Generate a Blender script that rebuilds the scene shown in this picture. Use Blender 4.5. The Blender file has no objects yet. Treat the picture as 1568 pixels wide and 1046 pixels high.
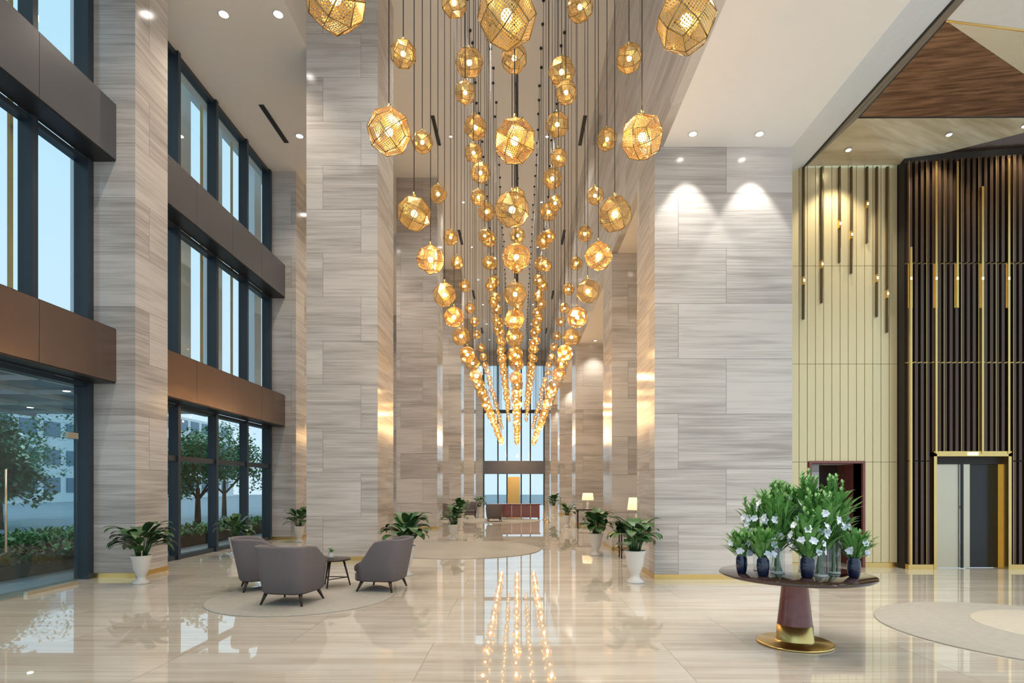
import bpy, bmesh, math, random
from mathutils import Vector, Matrix, Euler
R = random.Random(7)
sc = bpy.context.scene

# ------------------------------------------------------------------ materials
def newmat(name):
    m = bpy.data.materials.new(name); m.use_nodes = True
    nt = m.node_tree
    return m, nt, nt.nodes['Principled BSDF'], nt.nodes['Material Output']

def pmat(name, col, rough=0.5, metal=0.0, noise=0.06, scale=8.0, emit=None, es=0.0, coat=0.0, spec=0.5):
    m, nt, b, o = newmat(name)
    n = nt.nodes.new('ShaderNodeTexNoise'); n.inputs['Scale'].default_value = scale
    n.inputs['Detail'].default_value = 3
    tc = nt.nodes.new('ShaderNodeTexCoord')
    nt.links.new(tc.outputs['Object'], n.inputs['Vector'])
    mx = nt.nodes.new('ShaderNodeMix'); mx.data_type = 'RGBA'
    c = Vector(col)
    mx.inputs[6].default_value = (*(c*(1-noise)), 1)
    mx.inputs[7].default_value = (*[min(1, v*(1+noise)) for v in col], 1)
    nt.links.new(n.outputs['Fac'], mx.inputs[0])
    nt.links.new(mx.outputs[2], b.inputs['Base Color'])
    b.inputs['Roughness'].default_value = rough
    b.inputs['Metallic'].default_value = metal
    b.inputs['Coat Weight'].default_value = coat
    b.inputs['Specular IOR Level'].default_value = spec
    if emit:
        b.inputs['Emission Color'].default_value = (*emit, 1)
        b.inputs['Emission Strength'].default_value = es
    return m

def stone(name, light, dark, bw=2.3, rh=0.98, rough=0.22, floor=False, tilevar=0.14):
    m, nt, b, o = newmat(name)
    N = nt.nodes.new; L = nt.links.new
    g = N('ShaderNodeNewGeometry'); s = N('ShaderNodeSeparateXYZ'); L(g.outputs['Position'], s.inputs[0])
    def mth(op, a, bb=None):
        n = N('ShaderNodeMath'); n.operation = op
        for i, v in enumerate((a, bb)):
            if v is None: continue
            if isinstance(v, (int, float)): n.inputs[i].default_value = v
            else: L(v, n.inputs[i])
        return n.outputs[0]
    if floor:
        u, v = s.outputs[0], s.outputs[1]
    else:
        u, v = mth('ADD', s.outputs[0], s.outputs[1]), s.outputs[2]
    cb = N('ShaderNodeCombineXYZ'); L(u, cb.inputs[0]); L(v, cb.inputs[1])
    br = N('ShaderNodeTexBrick'); L(cb.outputs[0], br.inputs['Vector'])
    br.inputs['Scale'].default_value = 1
    br.inputs['Brick Width'].default_value = bw; br.inputs['Row Height'].default_value = rh
    br.inputs['Mortar Size'].default_value = 0.004; br.inputs['Mortar Smooth'].default_value = 0
    br.inputs['Color1'].default_value = (0, 0, 0, 1); br.inputs['Color2'].default_value = (1, 1, 1, 1)
    br.inputs['Mortar'].default_value = (0.5, 0.5, 0.5, 1)
    br.offset = 0.37; br.offset_frequency = 2
    rnd = br.outputs['Color']
    sep = N('ShaderNodeSeparateColor'); L(rnd, sep.inputs[0]); rv = sep.outputs[0]
    off = mth('MULTIPLY', rv, 13.0)
    def streak(su, sv, detail, dist, seed):
        c = N('ShaderNodeCombineXYZ')
        L(mth('MULTIPLY', u, su), c.inputs[0]); L(mth('MULTIPLY', v, sv), c.inputs[1]); L(mth('ADD', off, seed), c.inputs[2])
        n = N('ShaderNodeTexNoise'); n.inputs['Scale'].default_value = 1; n.inputs['Detail'].default_value = detail
        n.inputs['Distortion'].default_value = dist
        L(c.outputs[0], n.inputs['Vector']); return n.outputs['Fac']
    if floor:
        a = streak(0.28, 3.0, 4, 0.5, 0); c2 = streak(0.7, 17.0, 5, 0.2, 4); wa, wb = .5, .5
    else:
        a = streak(0.45, 4.6, 5, 0.7, 0); c2 = streak(0.8, 34.0, 5, 0.3, 4); wa, wb = .5, .5
    mix = mth('ADD', mth('MULTIPLY', a, wa), mth('MULTIPLY', c2, wb))
    tot = mth('ADD', mix, mth('MULTIPLY', mth('SUBTRACT', rv, 0.5), tilevar if not floor else 0.05))
    cr = N('ShaderNodeValToRGB'); L(tot, cr.inputs[0])
    cr.color_ramp.elements[0].position = 0.33; cr.color_ramp.elements[0].color = (*dark, 1)
    cr.color_ramp.elements[1].position = 0.60; cr.color_ramp.elements[1].color = (*light, 1)
    mx = N('ShaderNodeMix'); mx.data_type = 'RGBA'
    L(br.outputs['Fac'], mx.inputs[0]); L(cr.outputs[0], mx.inputs[6])
    mx.inputs[7].default_value = (*[c*0.72 for c in dark], 1) if not floor else (*[c*0.85 for c in dark], 1)
    L(mx.outputs[2], b.inputs['Base Color'])
    b.inputs['Roughness'].default_value = rough
    return m

M = {}
M['stone'] = stone('veined_grey_marble', (0.62, 0.59, 0.56), (0.365, 0.335, 0.31), rough=0.15, tilevar=.17)
M['floor'] = stone('polished_cream_marble', (0.60, 0.56, 0.49), (0.43, 0.375, 0.30), bw=2.4, rh=1.2, rough=0.018, floor=True)
M['floor'].node_tree.nodes['Principled BSDF'].inputs['IOR'].default_value = 2.25
M['ceil'] = pmat('warm_white_plaster', (0.82, 0.775, 0.72), 0.7, noise=0.015)
M['ceilw'] = pmat('white_plaster', (0.86, 0.85, 0.84), 0.7, noise=0.015)
M['black'] = pmat('black_metal', (0.015, 0.015, 0.017), 0.4)
M['frame'] = pmat('navy_window_frame', (0.025, 0.040, 0.055), 0.35)
M['slate'] = pmat('dark_metal_panel', (0.15, 0.155, 0.175), 0.3, metal=0.6, scale=1.5)
M['bronze'] = pmat('bronze_panel', (0.19, 0.135, 0.11), 0.24, metal=0.7, scale=1.5)
M['brass'] = pmat('brass_trim', (0.78, 0.54, 0.20), 0.25, metal=1.0)
M['gold'] = pmat('pale_gold_panel', (0.78, 0.65, 0.38), 0.30, metal=0.4, noise=0.03, scale=1.0)
M['gold_dark'] = pmat('gold_panel_joint', (0.34, 0.25, 0.12), 0.5)
M['bar'] = pmat('dark_bronze_bar', (0.11, 0.08, 0.045), 0.4, metal=.5)
M['espresso'] = pmat('espresso_slat', (0.085, 0.052, 0.034), 0.22, metal=0.6, coat=0.2)
M['steel'] = pmat('brushed_steel', (0.62, 0.54, 0.40), 0.3, metal=0.85, scale=2)  # gold tint in the base colour stands in for reflections in the steel
M['blackglass'] = pmat('black_gloss_panel', (0.012, 0.011, 0.010), 0.2)
M['fabric'] = pmat('mauve_grey_fabric', (0.155, 0.135, 0.14), 0.85, noise=0.15, scale=60)
M['fabric_in'] = pmat('grey_seat_fabric', (0.12, 0.105, 0.105), 0.9, noise=0.15, scale=60)
M['darkwood'] = pmat('dark_wood', (0.035, 0.02, 0.015), 0.3)
M['tabletop'] = pmat('dark_lacquered_top', (0.045, 0.022, 0.018), 0.06, coat=0.6)
M['redwood'] = pmat('mahogany', (0.22, 0.06, 0.045), 0.25, noise=0.3, scale=12, coat=0.4)
M['rug'] = pmat('grey_taupe_rug', (0.35, 0.33, 0.29), 0.95, noise=0.12, scale=12)
M['rug2'] = pmat('sand_rug', (0.46, 0.425, 0.36), 0.95, noise=0.1, scale=12)
M['ceramic'] = pmat('white_ceramic', (0.74, 0.72, 0.68), 0.15, noise=0.02)
M['leaf'] = pmat('dark_green_leaf', (0.045, 0.115, 0.035), 0.3, noise=0.5, scale=9)
M['leaf2'] = pmat('fresh_green_leaf', (0.15, 0.35, 0.09), 0.4, noise=0.5, scale=14)
M['treeleaf'] = pmat('tree_foliage', (0.12, 0.32, 0.13), 0.6, noise=0.6, scale=3)
M['hedgeleaf'] = pmat('copper_hedge', (0.28, 0.19, 0.08), 0.6, noise=0.6, scale=3)
M['petal'] = pmat('white_petal', (0.84, 0.88, 0.98), 0.5, noise=0.05)
M['soil'] = pmat('soil', (0.05, 0.035, 0.02), 0.9)
M['navy'] = pmat('navy_glass', (0.008, 0.014, 0.05), 0.05, coat=0.6)
M['shade'] = pmat('lamp_shade_linen', (0.9, 0.8, 0.6), 0.8, emit=(1.0, 0.72, 0.38), es=0.9)
M['pave'] = pmat('outdoor_paving', (0.42, 0.44, 0.46), 0.8, noise=0.2, scale=0.7)
M['bldg'] = pmat('pale_building', (0.84, 0.86, 0.86), 0.8)
M['bldgwin'] = pmat('building_glass', (0.12, 0.22, 0.30), 0.1)
M['canopy'] = pmat('canopy_soffit', (0.16, 0.22, 0.30), 0.4)
M['tanfin'] = pmat('tan_fin', (0.72, 0.50, 0.22), 0.5)
M['bark'] = pmat('bark', (0.12, 0.08, 0.05), 0.9)
M['facet'] = stone('onyx_facet', (0.70, 0.61, 0.44), (0.42, 0.33, 0.19), bw=50, rh=50, rough=0.3)
M['cream'] = pmat('cream_facet', (0.82, 0.76, 0.60), 0.4)
M['canvas'] = pmat('grey_white_soffit', (0.76, 0.74, 0.71), 0.6)
M['taupe'] = pmat('taupe_ledge', (0.24, 0.20, 0.16), 0.4)
M['ink'] = pmat('near_black_panel', (0.02, 0.015, 0.012), 0.6)  # near-black backing behind the slats and over the lift doors

m, nt, b, o = newmat('walnut_veneer'); M['wood'] = m
tc = nt.nodes.new('ShaderNodeTexCoord'); mp = nt.nodes.new('ShaderNodeMapping')
mp.inputs['Rotation'].default_value = (0, 0, 0.5); mp.inputs['Scale'].default_value = (0.5, 7, 7)
n = nt.nodes.new('ShaderNodeTexNoise'); n.inputs['Scale'].default_value = 2; n.inputs['Detail'].default_value = 6
cr = nt.nodes.new('ShaderNodeValToRGB'); cr.color_ramp.elements[0].position = .35; cr.color_ramp.elements[1].position = .65
cr.color_ramp.elements[0].color = (0.13, 0.06, 0.03, 1); cr.color_ramp.elements[1].color = (0.33, 0.17, 0.09, 1)
nt.links.new(tc.outputs['Object'], mp.inputs[0]); nt.links.new(mp.outputs[0], n.inputs['Vector'])
nt.links.new(n.outputs['Fac'], cr.inputs[0]); nt.links.new(cr.outputs[0], b.inputs['Base Color']); b.inputs['Roughness'].default_value = 0.35

def glassmat(name, tint, base=0.04, amp=0.8):
    m, nt, b, o = newmat(name); nt.nodes.remove(b)
    t = nt.nodes.new('ShaderNodeBsdfTransparent'); t.inputs[0].default_value = (*tint, 1)
    g = nt.nodes.new('ShaderNodeBsdfGlossy'); g.inputs['Roughness'].default_value = 0.0
    lw = nt.nodes.new('ShaderNodeLayerWeight'); lw.inputs['Blend'].default_value = 0.5
    pw = nt.nodes.new('ShaderNodeMath'); pw.operation = 'POWER'; pw.inputs[1].default_value = 5
    ml = nt.nodes.new('ShaderNodeMath'); ml.operation = 'MULTIPLY_ADD'; ml.inputs[1].default_value = amp; ml.inputs[2].default_value = base
    nt.links.new(lw.outputs['Facing'], pw.inputs[0]); nt.links.new(pw.outputs[0], ml.inputs[0])
    mx = nt.nodes.new('ShaderNodeMixShader'); nt.links.new(ml.outputs[0], mx.inputs[0])
    nt.links.new(t.outputs[0], mx.inputs[1]); nt.links.new(g.outputs[0], mx.inputs[2]); nt.links.new(mx.outputs[0], o.inputs[0])
    return m
M['glass'] = glassmat('window_glass', (0.84, 0.93, 0.96), .05, .5)
M['vglass'] = glassmat('clear_vase_glass', (0.93, 0.97, 0.96), .14, .6)

def emis(name, col, s, sample=True):
    m, nt, b, o = newmat(name)
    b.inputs['Base Color'].default_value = (*col, 1)
    b.inputs['Emission Color'].default_value = (*col, 1); b.inputs['Emission Strength'].default_value = s
    if not sample:
        try: m.cycles.emission_sampling = 'NONE'
        except Exception: pass
    return m
M['bulb'] = emis('warm_bulb', (1.0, 0.70, 0.32), 13, False)
M['led'] = emis('downlight_led', (1.0, 0.95, 0.88), 25, False)
M['ledw'] = emis('strip_led', (1.0, 0.72, 0.30), 4, False)

m, nt, b, o = newmat('perforated_gold_glow_mesh'); M['perf'] = m
N = nt.nodes.new; L = nt.links.new
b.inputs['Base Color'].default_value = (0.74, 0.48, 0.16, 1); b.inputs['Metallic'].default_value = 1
b.inputs['Emission Color'].default_value = (1.0, 0.47, 0.09, 1)  # amber glow put into the metal, imitating bulbs lighting it from inside
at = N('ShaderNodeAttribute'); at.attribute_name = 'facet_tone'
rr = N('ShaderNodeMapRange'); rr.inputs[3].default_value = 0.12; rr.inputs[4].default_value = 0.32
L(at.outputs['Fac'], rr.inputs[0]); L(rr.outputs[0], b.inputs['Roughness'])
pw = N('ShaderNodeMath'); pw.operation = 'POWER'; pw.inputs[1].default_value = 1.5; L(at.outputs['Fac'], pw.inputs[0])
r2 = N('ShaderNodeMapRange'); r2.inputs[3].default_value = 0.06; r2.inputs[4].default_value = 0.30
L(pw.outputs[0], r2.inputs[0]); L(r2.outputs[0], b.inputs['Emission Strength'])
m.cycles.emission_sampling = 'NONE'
uv = N('ShaderNodeUVMap'); uv.uv_map = 'UVMap'
sc1 = N('ShaderNodeVectorMath'); sc1.operation = 'MULTIPLY'; sc1.inputs[1].default_value = (8, 8, 0)
fr = N('ShaderNodeVectorMath'); fr.operation = 'FRACTION'
ds = N('ShaderNodeVectorMath'); ds.operation = 'DISTANCE'; ds.inputs[1].default_value = (0.5, 0.5, 0)
lt = N('ShaderNodeMath'); lt.operation = 'LESS_THAN'; lt.inputs[1].default_value = 0.40
L(uv.outputs[0], sc1.inputs[0]); L(sc1.outputs[0], fr.inputs[0]); L(fr.outputs[0], ds.inputs[0]); L(ds.outputs['Value'], lt.inputs[0])
su = N('ShaderNodeVectorMath'); su.operation = 'SUBTRACT'; su.inputs[1].default_value = (0.5, 0.5, 0)
ab = N('ShaderNodeVectorMath'); ab.operation = 'ABSOLUTE'; sp = N('ShaderNodeSeparateXYZ')
L(uv.outputs[0], su.inputs[0]); L(su.outputs[0], ab.inputs[0]); L(ab.outputs[0], sp.inputs[0])
mxx = N('ShaderNodeMath'); mxx.operation = 'MAXIMUM'; L(sp.outputs[0], mxx.inputs[0]); L(sp.outputs[1], mxx.inputs[1])
ins = N('ShaderNodeMath'); ins.operation = 'LESS_THAN'; ins.inputs[1].default_value = 0.46; L(mxx.outputs[0], ins.inputs[0])
ho = N('ShaderNodeMath'); ho.operation = 'MULTIPLY'; L(ins.outputs[0], ho.inputs[0]); L(lt.outputs[0], ho.inputs[1])
tr = N('ShaderNodeBsdfTransparent'); ms = N('ShaderNodeMixShader')
L(ho.outputs[0], ms.inputs[0]); L(b.outputs[0], ms.inputs[1]); L(tr.outputs[0], ms.inputs[2]); L(ms.outputs[0], o.inputs[0])
M['cage'] = pmat('antique_gold_frame', (0.40, 0.26, 0.09), 0.3, metal=1.0)

# ------------------------------------------------------------------ mesh builder
class MB:
    def __init__(s): s.v = []; s.f = []; s.m = []; s.sm = []; s.mats = []; s.quaduv = False
    def mi(s, k):
        if k not in s.mats: s.mats.append(k)
        return s.mats.index(k)
    def add(s, vs, fs, mat, smooth=False, xf=None):
        b0 = len(s.v); k = s.mi(mat)
        for p in vs:
            p = Vector(p)
            if xf is not None: p = xf @ p
            s.v.append(tuple(p))
        for f in fs:
            s.f.append([i+b0 for i in f]); s.m.append(k); s.sm.append(smooth)
    def box(s, x0, x1, y0, y1, z0, z1, mat, xf=None):
        vs = [(x, y, z) for z in (z0, z1) for y in (y0, y1) for x in (x0, x1)]
        s.add(vs, [(0,2,3,1),(4,5,7,6),(0,1,5,4),(2,6,7,3),(0,4,6,2),(1,3,7,5)], mat, xf=xf)
    def rbox(s, x0, x1, y0, y1, z0, z1, mat, r=0.03, seg=3, xf=None):
        bm = bmesh.new(); bmesh.ops.create_cube(bm, size=1)
        for v in bm.verts:
            v.co = Vector(((x0+x1)/2+v.co.x*(x1-x0), (y0+y1)/2+v.co.y*(y1-y0), (z0+z1)/2+v.co.z*(z1-z0)))
        bmesh.ops.bevel(bm, geom=bm.edges[:], offset=r, segments=seg, profile=0.5, affect='EDGES')
        bm.verts.index_update()
        s.add([v.co.copy() for v in bm.verts], [[v.index for v in f.verts] for f in bm.faces], mat, True, xf); bm.free()
    def lathe(s, prof, mat, c=(0,0,0), n=24, smooth=True, xf=None):
        vs = []; fs = []
        for r, z in prof:
            for i in range(n):
                a = 2*math.pi*i/n; vs.append((c[0]+r*math.cos(a), c[1]+r*math.sin(a), c[2]+z))
        for j in range(len(prof)-1):
            for i in range(n):
                i2 = (i+1) % n
                fs.append((j*n+i, j*n+i2, (j+1)*n+i2, (j+1)*n+i))
        fs.append(list(range(n))[::-1]); fs.append([(len(prof)-1)*n+i for i in range(n)])
        s.add(vs, fs, mat, smooth, xf)
    def rod(s, p, q, r0, r1, mat, n=8, xf=None):
        p = Vector(p); q = Vector(q); d = (q-p).normalized()
        a = d.orthogonal().normalized(); b2 = d.cross(a)
        vs = []
        for c, r in ((p, r0), (q, r1)):
            for i in range(n):
                t = 2*math.pi*i/n; vs.append(c+a*r*math.cos(t)+b2*r*math.sin(t))
        fs = [(i, (i+1) % n, n+(i+1) % n, n+i) for i in range(n)] + [list(range(n))[::-1], [n+i for i in range(n)]]
        s.add(vs, fs, mat, True, xf)
    def leaf(s, o, az, el, ln, w, droop, mat, n=6, fold=0.25, xf=None):
        o = Vector(o); p = o.copy(); vs = []; fs = []
        side = Vector((-math.sin(az), math.cos(az), 0))
        for i in range(n+1):
            t = i/n
            e = el-droop*t*t
            d = Vector((math.cos(az)*math.cos(e), math.sin(az)*math.cos(e), math.sin(e)))
            up = side.cross(d) * -1
            ww = w*math.sin(math.pi*min(1, t*0.93+0.07))**0.8
            vs += [p+side*ww+up*ww*fold, p.copy(), p-side*ww+up*ww*fold]
            p = p+d*(ln/n)
        for i in range(n):
            a = i*3
            fs += [(a, a+1, a+4, a+3), (a+1, a+2, a+5, a+4)]
        s.add(vs, fs, mat, True, xf)
    def build(s, name, parent=None, loc=None, rotz=0.0):
        me = bpy.data.meshes.new(name); me.from_pydata(s.v, [], s.f)
        for k in s.mats: me.materials.append(M[k])
        me.polygons.foreach_set('material_index', s.m); me.polygons.foreach_set('use_smooth', s.sm)
        if s.quaduv:
            l = me.uv_layers.new(name='UVMap'); q = [(0,0),(1,0),(1,1),(0,1)]
            for p in me.polygons:
                for k, li in enumerate(p.loop_indices): l.data[li].uv = q[k % 4]
            a = me.attributes.new('facet_tone', 'FLOAT', 'FACE')
            a.data.foreach_set('value', [R.random() for _ in me.polygons])
        me.update()
        ob = bpy.data.objects.new(name, me); sc.collection.objects.link(ob)
        if parent: ob.parent = parent
        if loc: ob.location = loc
        ob.rotation_euler[2] = rotz
        return ob

def empty(name):
    e = bpy.data.objects.new(name, None); sc.collection.objects.link(e); return e

# ------------------------------------------------------------------ room shell
XL, XIN, XBOX = -7.75, -6.90, -7.24
CL, CN, CR = 11.45, 13.65, 7.68
XC0, XC1 = -4.72, -3.13
XR = 2.43
Y0, YF = -4.0, 50.0

b = MB(); b.box(XL-0.2, 13, Y0, YF+0.2, -0.2, 0, 'floor'); b.build('floor')
b = MB(); b.box(XC0, XR, Y0, YF+0.2, CN, CN+0.3, 'ceilw'); b.build('ceiling')
b = MB(); b.box(XL-0.4, XC0, Y0, YF+0.2, CL, CN+0.3, 'ceil'); b.build('ceiling_left_aisle')
b = MB()
b.box(XR+0.15, 4.87, Y0, 10.1, CR, CR+0.3, 'ceilw'); b.box(XR+0.15, 6.3, 11.75, YF, CR, CR+0.3, 'ceil')
vs = [(4.87, Y0, CR), (5.85, Y0, 8.2), (5.85, 11.6, 8.2), (4.87, 11.6, CR), (4.87, Y0, CR+.3), (5.85, Y0, 8.5), (5.85, 11.6, 8.5), (4.87, 11.6, CR+.3)]
b.add(vs, [(0,3,2,1),(4,5,6,7),(0,1,5,4),(3,7,6,2),(1,2,6,5),(0,4,7,3)], 'canvas')
b.build('ceiling_right_aisle')
b = MB(); b.box(XR, XR+0.15, Y0, YF, CR, CN, 'stone'); b.build('wall_right_upper')
b = MB(); b.box(6.1, 6.3, 11.9, YF, 0, CR, 'stone'); b.build('wall_right')

base = MB()
for y in (12.7, 22.1, 31.4, 40.7):
    c = MB(); c.box(XC0, XC1, y, y+1.6, 0, CN, 'stone'); c.build('stone_column')
    base.box(XC0-.012, XC1+.012, y-.012, y+1.612, 0, .09, 'brass')
for y, x1 in ((10.1, 4.87), (14.7, 4.0), (24.0, 4.0), (33.2, 4.0), (42.0, 4.0)):
    c = MB(); c.box(XR, x1, y, y+1.5, 0, CR, 'stone'); c.build('stone_column')
    base.box(XR-.012, x1+.012, y-.012, y+1.512, 0, .09, 'brass')
for y in (2.7, 10.26, 17.7, 25.2, 32.6, 40.1, 47.5):
    c = MB(); c.box(XL-.1, XIN, y, y+0.95, 0, CL, 'stone'); c.build('stone_pillar')
    base.box(XL, XIN+.012, y-.012, y+.962, 0, .09, 'brass')
base.build('baseboard_brass')

ys = [2.7, 10.26, 17.7, 25.2, 32.6, 40.1, 47.5]
bays = [(Y0, 2.7)] + [(ys[i]+.95, ys[i+1]) for i in range(len(ys)-1)]
spn = MB()
for bi, (a, c) in enumerate(bays):
    w = MB()
    w.add([(XL-.02, a, 0), (XL-.02, c, 0), (XL-.02, c, CL), (XL-.02, a, CL)], [(0, 1, 2, 3)], 'glass')
    w.box(XL-.12, XL+.06, a, c, CL-.12, CL, 'frame')
    for z in (3.42, 4.5, 7.42, 8.55): w.box(XL-.12, XL+.06, a, c, z, z+.08, 'frame')
    my = [c-1.26-1.6*i for i in range(6) if c-1.26-1.6*i > a+.2] if bi == 1 else [a+(c-a)*i/4 for i in range(1, 4)]
    for y in my:
        w.box(XL-.12, XL+.12, y-.05, y+.05, 4.5, CL, 'frame')
    for y in (a+.07, c-.07): w.box(XL-.15, XL+.10, y-.07, y+.07, 0, CL, 'frame')
    if bi >= 2:
        for y in [a+(c-a)*i/4 for i in range(1, 4)]:
            w.box(XL-.1, XL+.12, y-.05, y+.05, 0, 3.5, 'frame')
        w.box(XL-.08, XL+.08, a, c, 2.22, 2.34, 'frame')
        w.box(XL-.08, XL+.08, a, c, 0, .10, 'frame')
    w.build('window_%d' % (bi+1))
    for z0, z1, mt in ((3.5, 4.5, 'bronze'), (7.5, 8.55, 'slate')):
        n = max(1, int(round((c-a)/1.7)))
        for i in range(n):
            u0 = a+(c-a)*i/n; u1 = a+(c-a)*(i+1)/n
            spn.box(XL+.07, XBOX, u0+.004, u1-.004, z0+.03, z1-.02, mt)
        spn.box(XL+.07, XBOX-.02, a, c, z0+.005, z1-.005, 'black')
spn.build('spandrel_boxes_left')  # metal spandrel boxes across the window bays, not a solid wall
q = MB(); q.box(-7.45, -7.435, 8.0, 9.6, .03, 3.2, 'glass')
q.box(-7.47, -7.415, 9.38, 9.6, 2.45, 2.55, 'steel'); q.box(-7.47, -7.415, 8.6, 9.6, .0, .06, 'steel')
q.rod((-7.38, 8.2, .7), (-7.38, 8.2, 1.9), .015, .015, 'steel')
q.build('door_1')

b = MB()
b.box(XL, -3.05, YF, YF+.3, 0, CL, 'stone'); b.box(2.35, 6.3, YF, YF+.3, 0, CR, 'stone'); b.box(-4.8, 2.6, YF, YF+.3, 12.3, CN, 'stone')
b.build('wall_far')
w = MB(); w.add([(-3.05, YF+.1, 0), (2.35, YF+.1, 0), (2.35, YF+.1, 12.3), (-3.05, YF+.1, 12.3)], [(0, 1, 2, 3)], 'glass')
for x in (-3.0, -1.75, -.95, .3, 1.1, 2.3): w.box(x-.06, x+.06, YF, YF+.2, 0, 12.3, 'frame')
w.box(-3.05, 2.35, YF-.1, YF+.25, 2.75, 3.9, 'slate'); w.box(-3.05, 2.35, YF-.02, YF+.2, 8.1, 8.4, 'frame')
for x in (-.35,): w.box(x-.55, x+.55, YF-.03, YF+.05, .1, 2.5, 'brass')
w.build('window_9')

GY = 11.6
g = MB()
DX0, DX1, DZ = 5.98, 7.02, 2.12
g.box(4.87, DX0, GY+.03, GY+.3, 0, 8.5, 'gold_dark'); g.box(DX1, 7.75, GY+.03, GY+.3, 0, 8.5, 'gold_dark'); g.box(DX0, DX1, GY+.03, GY+.3, DZ, 8.5, 'gold_dark')
x = 4.9; pw_ = 0.167
zs = [0.1, 2.15, 4.15, 6.15, 8.3]
while x < 7.70:
    x1 = min(x+pw_, 7.74)
    for i in range(4):
        z0, z1 = zs[i], zs[i+1]
        if i == 0 and x1 > DX0-.05 and x < DX1+.05: continue
        g.box(x+.006, x1-.006, GY, GY+.04, z0+.004, z1-.004, 'gold')
    x += pw_
g.box(4.9, DX0-.06, GY-.015, GY+.03, 0, .1, 'brass'); g.box(DX1+.06, 7.75, GY-.015, GY+.03, 0, .1, 'brass')
g.build('wall_gold')
g = MB()
for (x, zb) in ((5.81, 5.05), (6.18, 5.38), (6.54, 6.2), (6.78, 5.98), (7.10, 6.6), (7.30, 5.1), (7.51, 4.78)):
    g.box(x-.014, x+.014, GY-.05, GY+.005, zb, 8.15, 'bar'); g.box(x+.014, x+.022, GY-.05, GY+.005, zb+.3, 8.15, 'brass')
    g.box(x-.018, x+.018, GY-.062, GY, zb+.70, zb+.86, 'brass'); g.box(x-.016, x+.016, GY-.066, GY, zb+.76, zb+.81, 'ledw')
g.build('trim_1')
d = MB()
d.box(DX0-.05, DX0, GY-.03, GY+.3, 0, DZ+.05, 'redwood'); d.box(DX1, DX1+.05, GY-.03, GY+.3, 0, DZ+.05, 'redwood'); d.box(DX0, DX1, GY-.03, GY+.3, DZ, DZ+.05, 'redwood')
d.box(DX0, DX1, GY+.9, GY+.95, 0, DZ, 'darkwood'); d.box(DX1, DX1+.04, GY+.3, GY+.9, 0, DZ, 'redwood')
d.box(DX0-.04, DX0, GY+.3, GY+.9, 0, DZ, 'redwood'); d.box(DX0, DX1, GY+.3, GY+.9, DZ, DZ+.04, 'ceil')
d.rbox(DX0+.1, DX0+.6, GY+.84, GY+.9, .1, 2.0, 'redwood', .01)
d.build('door_2')

LY = 11.35
s = MB(); LX0, LX1, LZ = 8.32, 9.74, 2.25
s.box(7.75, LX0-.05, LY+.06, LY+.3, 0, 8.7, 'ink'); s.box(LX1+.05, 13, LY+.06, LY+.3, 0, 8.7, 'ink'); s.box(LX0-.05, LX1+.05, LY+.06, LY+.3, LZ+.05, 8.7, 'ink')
x = 7.78; kk = 0
while x < 12.8:
    top = 8.12+.062*(x-7.72)
    for i, (z0, z1) in enumerate(((.1, 2.15), (2.16, 4.12), (4.13, 6.10), (6.11, top))):
        if z0 < LZ and x > LX0-.12 and x < LX1+.05:
            if z1 < LZ+.1: continue
            z0 = LZ+.08
        s.box(x, x+.06, LY-.04, LY+.07, z0+.006, z1-.006, 'espresso')
        if kk % 3 == 0: s.box(x-.004, x+.004, LY-.045, LY-.035, z0+.006, z1-.006, 'brass')  # thin brass edges stand in for gold highlights reflected in the slats
    x += .115; kk += 1
for z in (2.15, 4.125, 6.105): 
    if z > LZ: s.box(7.76, 12.9, LY+.02, LY+.07, z-.012, z+.012, 'brass')
s.box(7.76, LX0-.06, LY-.05, LY+.06, 0, .1, 'brass'); s.box(LX1+.06, 12.9, LY-.05, LY+.06, 0, .1, 'brass')
s.build('wall_lift_lobby')
s = MB()
for x, z0, z1 in ((7.80, 0.1, 6.4), (8.30, 2.3, 8.1), (8.72, 5.2, 8.1), (9.22, 2.3, 7.6), (9.74, 2.3, 8.15), (10.3, 0.1, 7.8), (11, .1, 8.2)):
    s.box(x-.02, x+.02, LY-.075, LY-.04, z0, z1, 'brass')
    s.box(x-.045, x+.045, LY-.045, LY-.041, 5.2, 6.08, 'brass'); s.box(x-.016, x+.016, LY-.08, LY-.07, 5.75, 5.8, 'ledw')
s.build('trim_2')
e = MB()
e.box(LX0-.06, LX0, LY-.06, LY+.3, 0, LZ+.07, 'brass'); e.box(LX1, LX1+.06, LY-.06, LY+.3, 0, LZ+.07, 'brass'); e.box(LX0-.06, LX1+.06, LY-.06, LY+.3, LZ, LZ+.1, 'brass')
e.box(LX0, LX0+.62, LY+.16, LY+.20, 0.01, LZ-.15, 'steel'); e.box(LX0+.62, LX0+.66, LY+.11, LY+.15, 0.01, LZ-.15, 'blackglass'); e.box(LX0+.66, LX0+.80, LY+.13, LY+.15, 0.01, LZ-.15, 'steel')
e.box(LX0+.80, LX1, LY+.2, LY+.24, 0.01, LZ-.15, 'blackglass'); e.box(LX1-.06, LX1, LY+.12, LY+.2, 0.01, LZ-.15, 'brass')
e.box(LX0, LX1, LY+.1, LY+.28, LZ-.15, LZ, 'ink'); e.box((LX0+LX1)/2-.1, (LX0+LX1)/2+.1, LY-.07, LY-.05, LZ+.02, LZ+.08, 'ledw')
e.build('door_3')

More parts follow.
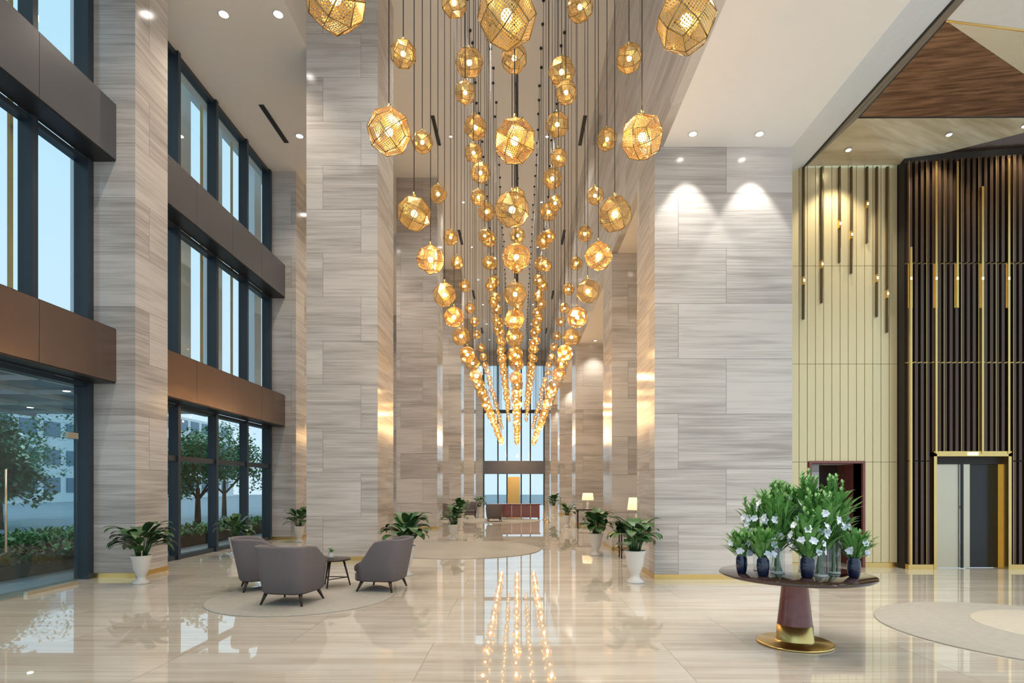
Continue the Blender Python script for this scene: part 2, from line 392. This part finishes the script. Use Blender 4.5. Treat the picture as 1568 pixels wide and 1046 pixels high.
A = (5.88, 11.58, 8.17); B = (6.17, 10.3, 8.33); C = (6.02, 8.0, 8.2); E = (7.72, 11.55, 8.18)
H = (11.0, 11.0, 8.8); J = (12.9, 11.6, 8.5); K = (9.5, 8.2, 7.95); L0 = (5.85, Y0, 8.2); L1 = (11.5, Y0, 7.9); L2 = (5.85, 11.6, 8.2); Q = (13, 9.5, 8.3)
E2 = (7.72, 11.28, 8.12); J2 = (12.9, 11.28, 8.44)
f = MB()
f.add([A, B, E], [(0, 1, 2)], 'facet'); f.add([B, H, E], [(0, 1, 2)], 'facet')
f.add([E, H, J], [(0, 1, 2)], 'espresso'); f.add([B, C, H], [(0, 1, 2)], 'wood')
f.add([C, K, H], [(0, 1, 2)], 'cream'); f.add([C, L0, L1, K], [(0, 1, 2, 3)], 'canvas')
f.add([K, L1, (13, Y0, 8.0), Q], [(0, 1, 2, 3)], 'canvas'); f.add([K, Q, J, H], [(0, 1, 2, 3)], 'cream')
f.add([L0, C, B, A, L2], [(0, 1, 2, 3, 4)], 'taupe')
f.build('faceted_ceiling')
t = MB(); t.rod((5.86, Y0, 8.19), (5.86, 11.6, 8.19), .02, .02, 'black', 6)
t.rod(C, K, .02, .02, 'brass', 6); t.rod(B, H, .015, .015, 'black', 6); t.rod(C, B, .015, .015, 'black', 6); t.build('trim_3')

# ------------------------------------------------------------------ ceiling fittings + lights
def spot(loc, w, size=110, blend=.8, col=(1, .90, .77), aim=None, r=.06):
    l = bpy.data.lights.new('downlight_or_fill_lamp', 'SPOT'); l.energy = w; l.spot_size = math.radians(size); l.spot_blend = blend
    l.color = col; l.shadow_soft_size = r
    o = bpy.data.objects.new('downlight_or_fill_lamp', l); sc.collection.objects.link(o); o.location = loc
    if aim: o.rotation_euler = (Vector(aim)-Vector(loc)).to_track_quat('-Z', 'Y').to_euler()
    o.parent = DL
    return o
DL = empty('recessed_downlights')
dl = MB()
def fixture(x, y, z, r=.07):
    dl.lathe([(r+.02, 0), (r+.02, -.012), (r, -.012)], 'ceramic', (x, y, z), 20); dl.lathe([(r, -.014), (r*.9, -.016)], 'led', (x, y, z), 20)
for y in (4.0, 8.0, 11.8, 15.9, 20.5, 25, 30, 35, 40, 45):
    for x in (-6.1, -4.97):
        fixture(x, y, CL, .09)
    spot((-5.6, y, CL-.1), 370, 120, col=(1, .85, .67))
for y in (1.5, 6, 10.5, 15, 19.5, 24, 28.5, 33, 37.5, 42, 46.5):  # fill spots added to brighten the nave; near rows have no fitting
    for x in ((-2.3, 1.0) if y > 17 else (-2.3, -.9)):
        if y > 18: fixture(x, y, CN, .045)
        spot((x, y, CN-.1), 460, 100 if y < 17 else 120, col=(1, .94, .86))
for y in (3.0, 6.0):
    for x in (2.99, 4.13):
        fixture(x, y, CR, .05); spot((x, y, CR-.05), 130, 110, col=(1, .95, .89))
for x in (2.99, 4.13):
    fixture(x, 9.72, CR, .06); spot((x, 9.72, CR-.03), 250, 62, .35, (1, .95, .88), (x, 10.02, 0))
for y in (13.3, 19, 23.5, 28.5, 32.8, 38, 41.7, 46):
    fixture(3.2, y, CR, .05); spot((3.2, y, CR-.05), 180, 90)
    spot((5.0, y, CR-.05), 90, 100)
def pz(p, q_, r_, x, y):
    p = Vector(p); n_ = (Vector(q_)-p).cross(Vector(r_)-p); return p.z-(n_.x*(x-p.x)+n_.y*(y-p.y))/n_.z
for x, y, tri in ((6.45, 11.1, (A, B, E)), (8.3, 10.95, (B, H, E)), (9.8, 11.0, (B, H, E)), (7.2, 8.6, (C, K, H))):
    z = pz(*tri, x, y)
    if x != 7.2: fixture(x, y, z-.01, .045)
    spot((x, y, z-.08), 240, 100, .6, (1, .88, .68), (x, y-.25, 0))
for x, y in ((7.0, 4.0), (9.5, 4.0), (7.0, 1.0)):
    fixture(x, y, 7.9, .05); spot((x, y, 7.8), 380, 130, col=(1, .93, .84))
for y in (18.4, 26.6, 34.8, 43):
    dl.box(-2.82, -2.70, y, y+1.6, CN-.02, CN-.001, 'black'); dl.box(2.12, 2.24, y, y+1.6, CN-.02, CN-.001, 'black')
for y in (14.6, 23): dl.box(-6.65, -6.52, y, y+1.6, CL-.02, CL-.001, 'black')
for x, y in ((-11.5, 9), (-11.5, 14.5), (-15, 12), (-15, 17.5)):
    fixture(x, y, 4.09, .08); spot((x, y, 4.0), 160, 140, col=(.85, .93, 1))
dl.build('downlight_trims', parent=DL)

# ------------------------------------------------------------------ chandelier
CH = empty('pendant_chandelier')
bm = bmesh.new(); bmesh.ops.create_cube(bm, size=2); bmesh.ops.subdivide_edges(bm, edges=bm.edges[:], cuts=1, use_grid_fill=True)
for v in bm.verts: v.co = v.co.normalized()
bm.verts.index_update()
BV = [v.co.copy() for v in bm.verts]; BF = [[v.index for v in f_.verts] for f_ in bm.faces]
BE = [(e_.verts[0].index, e_.verts[1].index) for e_ in bm.edges]; bm.free()
sh = MB(); sh.quaduv = True; bl = MB(); wr = MB()
bm = bmesh.new(); bmesh.ops.create_icosphere(bm, subdivisions=2, radius=1); bm.verts.index_update()
IV = [v.co.copy() for v in bm.verts]; IF = [[v.index for v in f_.verts] for f_ in bm.faces]; bm.free()
big = []
def ball(x, y, h, r):
    z = 1.65+h; rot = Euler((R.uniform(0, 6.3), R.uniform(0, 6.3), R.uniform(0, 6.3))).to_matrix().to_4x4()
    xf = Matrix.Translation((x, y, z)) @ rot @ Matrix.Scale(r, 4)
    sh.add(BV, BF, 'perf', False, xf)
    if y < 20:
        for i0, i1 in BE: wr.rod(xf @ BV[i0], xf @ BV[i1], .0042, .0042, 'cage', 4)
    bl.add(IV, IF, 'bulb', True, Matrix.Translation((x, y, z)) @ Matrix.Scale(r*.20, 4))
    wr.rod((x, y, z+r*.95), (x, y, z+r*1.25), r*.12, r*.08, 'brass', 6)
    wr.rod((x, y, z+r), (x, y, CN), .0065, .0065, 'black', 3)
    wr.rod((x, y, CN-.04), (x, y, CN), .04, .04, 'black', 6)
for i in range(28):
    y = 3.92+1.44*i
    for x in (-1.23, -.05, 1.18):
        ball(x+R.uniform(-.03, .03), y+R.uniform(-.08, .08), 3.3+R.uniform(-.06, .06), .205)
        if (i % 2 == 1) : big.append((x, y, 4.95-.1))
    y = 6.3+1.44*i
    if y < 45.5:
        for x in (-1.27, -.02, 1.22): ball(x+R.uniform(-.03, .03), y+R.uniform(-.08, .08), 4.72+R.uniform(-.06, .06), .145)
        for x in (-.70, .66): ball(x+R.uniform(-.03, .03), y-.14+R.uniform(-.08, .08), 5.25+R.uniform(-.06, .06), .145)
    y = 8.3+1.44*i
    if y < 45.5:
        for x in (-.72, .66): ball(x+R.uniform(-.03, .03), y+R.uniform(-.08, .08), 6.1+R.uniform(-.06, .06), .20)
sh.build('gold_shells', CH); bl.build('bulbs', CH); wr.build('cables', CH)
for (x, y, z) in big:
    l = bpy.data.lights.new('pendant_bulb_light', 'POINT'); l.energy = 65; l.color = (1, .62, .28); l.shadow_soft_size = .04
    o = bpy.data.objects.new('pendant_bulb_light', l); sc.collection.objects.link(o); o.location = (x, y, z+.05); o.parent = CH

# ------------------------------------------------------------------ rugs
def rug(name, x, y, r, inner=None):
    q = MB(); q.lathe([(r, 0.0), (r, .010), (r-.015, .014)], 'rug', (x, y, 0), 72)
    if inner: q.lathe([(inner, .013), (inner-.01, .018)], 'rug2', (x+.5, y+.1, 0), 72)
    q.build(name)
rug('round_rug', -3.2, 8.5, 1.32); rug('round_rug', -1.5, 15.0, 2.1); rug('round_rug', 5.95, 6.5, 1.6, .95); rug('round_rug', -1.0, 27.5, 2.1)

# ------------------------------------------------------------------ armchairs
def armchair(x, y, rot, arm=.64):
    c = MB()
    path = []
    for t in (0.33, .25, .16, .08): path.append((.38, t))
    for i in range(19):
        a = -math.pi*i/18
        path.append((.38*abs(math.cos(a))**.5*(1 if math.cos(a) > 0 else -1), -.36*abs(math.sin(a))**.5))
    for t in (.08, .16, .25, .33): path.append((-.38, t))
    n = len(path); rings = []
    for i, (px, py) in enumerate(path):
        back = max(0, min(1, (.33-py)/.42)); ss = back*back*(3-2*back)
        top = arm+(.84-arm)*ss
        def P(k, z):
            fl = .86+.26*(z-.17)
            return (px*k*fl, py*k*fl-(.10*(z-.2)*max(0, min(1, -py/.3))), z)
        rings.append([P(.93, .17), P(1.0, .20), P(1.0, .42), P(1.0, top-.03), P(.98, top-.006), P(.94, top), P(.895, top-.008), P(.875, top-.035), P(.84, .42), P(.82, .22)])
    k = len(rings[0]); vs = [p for r_ in rings for p in r_]; fs = []
    for i in range(n-1):
        for j in range(k):
            j2 = (j+1) % k; fs.append((i*k+j, (i+1)*k+j, (i+1)*k+j2, i*k+j2))
    fs.append(list(range(k))); fs.append([(n-1)*k+j for j in range(k)][::-1])
    c.add(vs, fs, 'fabric', True)
    c.rbox(-.29, .29, -.26, .37, .17, .32, 'fabric', .04); c.rbox(-.29, .29, -.24, .39, .31, .44, 'fabric_in', .05)
    for sx in (-1, 1):
        for sy in (-1, 1):
            c.rod((sx*.25, sy*.22+.02, .20), (sx*.31, sy*.29+.03, 0.016), .030, .013, 'darkwood', 10)
    c.build('armchair', loc=(x, y, 0), rotz=rot)
armchair(-3.2, 8.05, math.radians(-10))
armchair(-4.14, 9.15, math.radians(-62))
armchair(-2.14, 9.1, math.radians(80), .46)
armchair(-3.6, 28.2, math.radians(-70)); armchair(-1.1, 26.6, math.radians(10)); armchair(-2.5, 29.6, math.radians(180))
def sidetable(x, y, r=.27, h=.47):
    t = MB(); t.lathe([(r-.02, h-.03), (r, h-.02), (r, h-.005), (r-.01, h)], 'darkwood', n=40)
    for i in range(3):
        a = i*2.094+.4; t.rod((r*.55*math.cos(a), r*.55*math.sin(a), h-.03), (r*.95*math.cos(a), r*.95*math.sin(a), 0.016), .018, .012, 'darkwood')
    for i in range(3):
        a = i*2.094+.4; a2 = a+2.094
        t.rod((r*.8*math.cos(a), r*.8*math.sin(a), .15), (r*.8*math.cos(a2), r*.8*math.sin(a2), .15), .008, .008, 'darkwood')
    t.build('side_table', loc=(x, y, 0))
sidetable(-3.02, 9.35)
q = MB(); q.lathe([(.035, 0), (.05, .02), (.045, .07), (.03, .10), (.034, .11)], 'ceramic', n=16)
for i in range(12): q.leaf((0, 0, .1), R.uniform(0, 6.3), R.uniform(.3, 1.3), R.uniform(.06, .1), .02, .8, 'leaf2', 4)
q.build('small_flower_bowl', loc=(-3.07, 9.35, .47))

# ------------------------------------------------------------------ potted plants
def plant(x, y, H=1.0, W=.5, nl=30, seed=0, z=0.0):
    r = random.Random(seed); p = MB(); s = H
    p.lathe([(.135*s, 0), (.14*s, .02*s), (.075*s, .07*s), (.065*s, .12*s), (.09*s, .17*s), (.125*s, .26*s), (.14*s, .38*s), (.165*s, .46*s), (.17*s, .48*s), (.145*s, .48*s), (.135*s, .43*s)], 'ceramic', n=28)
    p.lathe([(.14*s, .43*s), (.13*s, .44*s)], 'soil', n=20)
    for i in range(nl):
        az = r.uniform(0, 6.283); t = i/nl
        hgt = (.58+.28*t+r.uniform(-.04, .04))*s; rad = r.uniform(.06, .17)*s
        o = Vector((math.cos(az)*rad, math.sin(az)*rad, hgt))
        p.rod((rad*.4*math.cos(az), rad*.4*math.sin(az), .43*s), o, .008*s, .006*s, 'leaf', 5)
        el = r.uniform(.1, .6)+.5*t
        p.leaf(o, az, el, r.uniform(.36, .47)*W, r.uniform(.085, .115)*s, r.uniform(1.4, 2.5), 'leaf', 7, .15)
    p.build('potted_plant', loc=(x, y, z))
plant(-6.42, 9.70, 1.0, 1.05, 38, 1); plant(-6.65, 13.4, .95, .9, 30, 2); plant(-2.10, 10.6, 1.15, 1.0, 38, 3)
plant(-2.0, 17.6, 1.0, .95, 28, 4); plant(-2.2, 21.4, 1.0, .9, 24, 5); plant(1.88, 13.7, 1.1, .95, 32, 6)
plant(2.02, 9.80, 1.15, .9, 38, 7); plant(2.0, 23.2, 1.0, .9, 22, 8); plant(-2.1, 30.6, 1.2, .9, 22, 9); plant(-6.5, 16.9, 1.0, .9, 22, 10); plant(2.0, 32.0, 1.2, 1, 22, 11)
plant(-2.5, 24.9, 1.1, .9, 22, 12)

# ------------------------------------------------------------------ flower table
TX, TY = 2.92, 6.0
t = MB()
t.lathe([(.37, 0), (.38, .006), (.38, .016), (.36, .024), (.20, .030), (.185, .05), (.175, .20)], 'brass', n=64)
t.lathe([(.174, .20), (.172, .205), (.13, .60), (.135, .69), (.16, .70)], 'redwood', n=48)
t.lathe([(.67, .695), (.735, .705), (.755, .72), (.755, .732), (.745, .738)], 'tabletop', n=96)
t.build('round_display_table', loc=(TX, TY, 0))
def bouquet(x, y, kind, vh, vr, top, spread, n, nf, seed):
    r = random.Random(seed); q = MB()
    if kind == 'navy':
        q.lathe([(vr*.7, 0), (vr*.85, .01), (vr*1.05, vh*.45), (vr, vh*.8), (vr*.75, vh*.93), (vr*.85, vh), (vr*.75, vh), (vr*.65, vh*.9)], 'navy', n=28)
    else:
        n_ = 32; vs = [(vr*math.cos(6.28318*i/n_), vr*math.sin(6.28318*i/n_), z) for z in (.012, vh) for i in range(n_)]
        q.add(vs, [(i, (i+1) % n_, n_+(i+1) % n_, n_+i) for i in range(n_)], 'vglass', True)
        q.lathe([(vr, 0), (vr, .012)], 'ceramic', n=32)
        for i in range(16):
            a = r.uniform(0, 6.28); rr_ = vr*.7*r.random()
            q.rod((rr_*math.cos(a), rr_*math.sin(a), .02), (-rr_*math.cos(a)*.6, rr_*math.sin(a), vh), .004, .004, 'leaf2', 5)
    for i in range(n):
        az = r.uniform(0, 6.283)
        el = r.uniform(.6, 1.5); z0 = vh*.9+r.random()*(top-vh)*.8
        rad = spread*r.uniform(.05, .95)*(z0/top+.3)
        o = Vector((math.cos(az)*rad, math.sin(az)*rad, z0))
        ln = min(r.uniform(.12, .24), (top-z0)*1.1+.10)
        q.rod((0, 0, vh*.8), o, .003, .003, 'leaf2', 4)
        q.leaf(o, az, el, ln, r.uniform(.018, .032), r.uniform(.1, 1.1), 'leaf2', 5, .3)
    for i in range(nf):
        az = r.uniform(0, 6.283); z0 = vh+(top-vh)*r.uniform(.1, .85); rad = spread*r.uniform(1.0, 1.25)*(.75+.35*(z0-vh)/(top-vh+.01))
        o = Vector((math.cos(az)*rad, math.sin(az)*rad, z0)); q.rod((0, 0, vh*.8), o, .003, .003, 'leaf2', 4)
        dirv = Vector((math.cos(az), math.sin(az), r.uniform(-.1, .7))).normalized()
        xf = Matrix.Translation(o) @ dirv.to_track_quat('Z', 'Y').to_matrix().to_4x4()
        for k in range(6):
            q.leaf((0, 0, 0), k*1.047, r.uniform(.45, .8), r.uniform(.042, .055), .019, 1.0, 'petal', 4, .2, xf)
    for i in range(max(5, n//14)):
        az = r.uniform(0, 6.283); rad = spread*r.uniform(0, .8)
        o = Vector((math.cos(az)*rad, math.sin(az)*rad, top-r.uniform(.08, .2))); e2 = o+Vector((math.cos(az)*.03, math.sin(az)*.03, r.uniform(.13, .22)))
        q.rod((0, 0, vh*.8), o, .004, .004, 'leaf2', 5); q.rod(o, e2, .006, .004, 'leaf2', 5)
        for k in range(12):
            pp = o.lerp(e2, k/12); q.leaf(pp, k*2.4, 1.05, .06, .014, .3, 'leaf2', 3, .4)
    q.build('flower_vase', loc=(x, y, .739))
for i, a in enumerate(((2.36, 6.0, 'navy', .20, .055, .38, .10, 80, 14), (2.50, 5.80, 'navy', .20, .06, .42, .12, 90, 14), (2.63, 6.2, 'clear', .26, .06, .72, .16, 140, 20),
        (2.73, 5.98, 'clear', .27, .07, .82, .17, 170, 20), (2.90, 5.70, 'navy', .22, .065, .58, .15, 120, 22), (3.08, 5.80, 'clear', .30, .075, .76, .18, 160, 24),
        (3.12, 6.15, 'clear', .42, .075, .98, .20, 200, 18), (3.32, 5.97, 'clear', .40, .06, .94, .15, 150, 14), (3.38, 5.72, 'navy', .20, .06, .40, .12, 90, 13), (2.88, 6.35, 'clear', .35, .07, .90, .17, 160, 12))):
    bouquet(*a, seed=40+i)

# ------------------------------------------------------------------ distant furniture
d = MB(); d.rbox(-1.35, 1.15, 28.7, 29.4, .72, .77, 'redwood', .01); d.box(-1.3, 1.1, 28.75, 28.8, .08, .72, 'redwood')
d.box(-1.3, -1.22, 28.8, 29.35, 0.016, .72, 'redwood'); d.box(1.02, 1.1, 28.8, 29.35, 0.016, .72, 'redwood')
for i in range(5): d.box(-1.28+.48*i, -1.26+.48*i, 28.74, 28.75, .1, .7, 'brass')
d.build('reception_desk')
def tlamp(x, y, H=.75):
    c = MB(); c.rbox(x-.45, x+.45, y-.2, y+.2, .70, .75, 'darkwood', .008)
    for sx in (-.4, .4):
        for sy in (-.15, .15): c.rod((x+sx, y+sy, .70), (x+sx, y+sy, 0), .02, .015, 'darkwood')
    c.box(x-.42, x+.42, y-.17, y+.17, .18, .20, 'darkwood')
    c.build('console_table')
    l = MB(); l.lathe([(.10, 0), (.10, .02), (.05, .05), (.08, .15), (.05, .26), (.012, .28), (.012, .38)], 'ceramic', (x, y, .75), 20)
    l.lathe([(.24, .36), (.20, .64)], 'shade', (x, y, .75), 32, True)
    l.build('table_lamp')
tlamp(2.78, 13.2); tlamp(2.78, 22.6)
c = MB()
for x, y in ((1.35, 26), (1.35, 28)):
    c.lathe([(.15, 0), (.15, .02), (.02, .04), (.02, .95), (.035, .97), (.02, 1.0)], 'brass', (x, y, 0), 16)
c.rod((1.35, 26, .9), (1.35, 28, .9), .015, .015, 'redwood'); c.build('rope_barrier')

# ------------------------------------------------------------------ outdoors
b = MB(); b.box(-80, XL-.2, -40, 120, -.3, -.05, 'pave'); b.box(-40, 40, YF+.35, 120, -.3, -.06, 'pave'); b.build('street_pavement')
b = MB()
b.box(-20, -9.4, -4, 20, 4.2, 4.6, 'canopy')
for y in range(-3, 20, 2): b.box(-20, -9.4, y, y+.08, 4.1, 4.2, 'bldg')
for x in range(-19, -9, 2): b.box(x, x+.08, -4, 20, 4.1, 4.2, 'bldg')
for y in (1.0, 12.5): b.box(-19.8, -19.2, y, y+.5, -.05, 4.2, 'bldg')
b.build('entrance_canopy')
b = MB()
for bi, (a, c) in enumerate(bays):
    for i in range(4):
        y = a+(c-a)*(i+.62)/4
        b.box(-8.62, -8.57, y-.03, y+.03, 4.6, 12.5, 'tanfin'); b.box(-9.1, -8.8, y-.65, y-.15, 4.6, 12.5, 'bldg')
    if bi > 2: b.box(-9.1, -8.6, c+.2, c+.7, -.05, 12.5, 'bldg')
b.box(-9.2, -8.5, -4, 50, 12.5, 12.7, 'bldg'); b.box(-9.2, -8.5, -4, 50, 4.4, 4.6, 'bldg')
b.build('outer_facade_fins')  # fins, piers and ledges outside the windows, not a solid wall
b = MB(); b.box(-62, -50, 20, 100, -.05, 12, 'bldg')
for y in range(21, 99, 3):
    for z in (1, 4, 7, 10): b.box(-50.0, -49.9, y, y+2.1, z, z+1.6, 'bldgwin')
b.build('street_building')
def tree(x, y, h, r, seed):
    rr_ = random.Random(seed); t = MB(); t.rod((0, 0, -.05), (0, 0, h-r*.6), .14, .08, 'bark', 10)
    for i in range(6):
        a = i*1.05; t.rod((0, 0, h-r*.9), (r*.6*math.cos(a), r*.6*math.sin(a), h+rr_.uniform(-.4, .4)*r), .05, .02, 'bark', 6)
    cl = [Vector((rr_.gauss(0, .42)*r, rr_.gauss(0, .42)*r, h+max(-.5, rr_.gauss(0, .30))*r)) for _ in range(22)]
    for i in range(4200):
        c_ = cl[i % 22]; d_ = Vector((rr_.gauss(0, 1), rr_.gauss(0, 1), rr_.gauss(0, 1))).normalized()*r*.40*rr_.uniform(.6, 1)
        p = c_+d_; p.z = max(p.z, .35); t.leaf(p, rr_.uniform(0, 6.3), rr_.uniform(-.8, .8), .22, .06, .5, 'treeleaf', 2, .2)
    t.build('street_tree', loc=(x, y, 0))
tree(-15, 16.0, 2.1, 1.35, 1); tree(-20.5, 22.5, 2.6, 1.9, 2); tree(-13.5, 24, 2.6, 1.7, 3); tree(-16, 31, 3.2, 2.2, 4); tree(-25, 27, 3.6, 2.6, 5); tree(-14, 38, 3.2, 2, 6); tree(-17.5, 17.6, 2.1, 1.3, 7)
def hedge(x0, x1, y0, y1, h, n, mt, seed):
    rr_ = random.Random(seed); t = MB(); t.rbox(x0, x1, y0, y1, -.05, h*.55, 'soil', .05)
    for i in range(n):
        p = (rr_.uniform(x0, x1), rr_.uniform(y0, y1), h*rr_.uniform(.3, .8)); t.leaf(p, rr_.uniform(0, 6.3), rr_.uniform(.2, 1.2), rr_.uniform(.15, .28), .035, 1.2, mt if rr_.random() < .7 else 'leaf2', 3, .2)
    t.build('garden_hedge')
hedge(-10.2, -9.2, 8.6, 13.5, .4, 2600, 'hedgeleaf', 3); hedge(-12.0, -10.3, 11, 15, .65, 1800, 'leaf2', 4); hedge(-10.6, -9.3, 14, 30, .5, 3000, 'leaf2', 5)

# ------------------------------------------------------------------ world
w = bpy.data.worlds.new('sky'); sc.world = w; w.use_nodes = True; nt = w.node_tree
bg = nt.nodes['Background']; tc = nt.nodes.new('ShaderNodeTexCoord'); sp = nt.nodes.new('ShaderNodeSeparateXYZ'); cr = nt.nodes.new('ShaderNodeValToRGB')
nt.links.new(tc.outputs['Generated'], sp.inputs[0]); nt.links.new(sp.outputs[2], cr.inputs[0])
cr.color_ramp.elements[0].position = 0.0; cr.color_ramp.elements[0].color = (0.66, 0.80, 0.92, 1)
cr.color_ramp.elements[1].position = 0.7; cr.color_ramp.elements[1].color = (0.44, 0.70, 0.84, 1)
nt.links.new(cr.outputs[0], bg.inputs[0]); bg.inputs[1].default_value = 1.2

# ------------------------------------------------------------------ camera
cam = bpy.data.cameras.new('camera'); co = bpy.data.objects.new('camera', cam); sc.collection.objects.link(co)
co.location = (0, 0, 1.65); co.rotation_euler = (math.pi/2, 0, 0)
cam.sensor_width = 36; cam.lens = 20; cam.shift_y = 0.1416; cam.shift_x = -0.0057
sc.camera = co
sc.view_settings.view_transform = 'Standard'
sc.view_settings.look = 'None'
sc.view_settings.exposure = 0.06
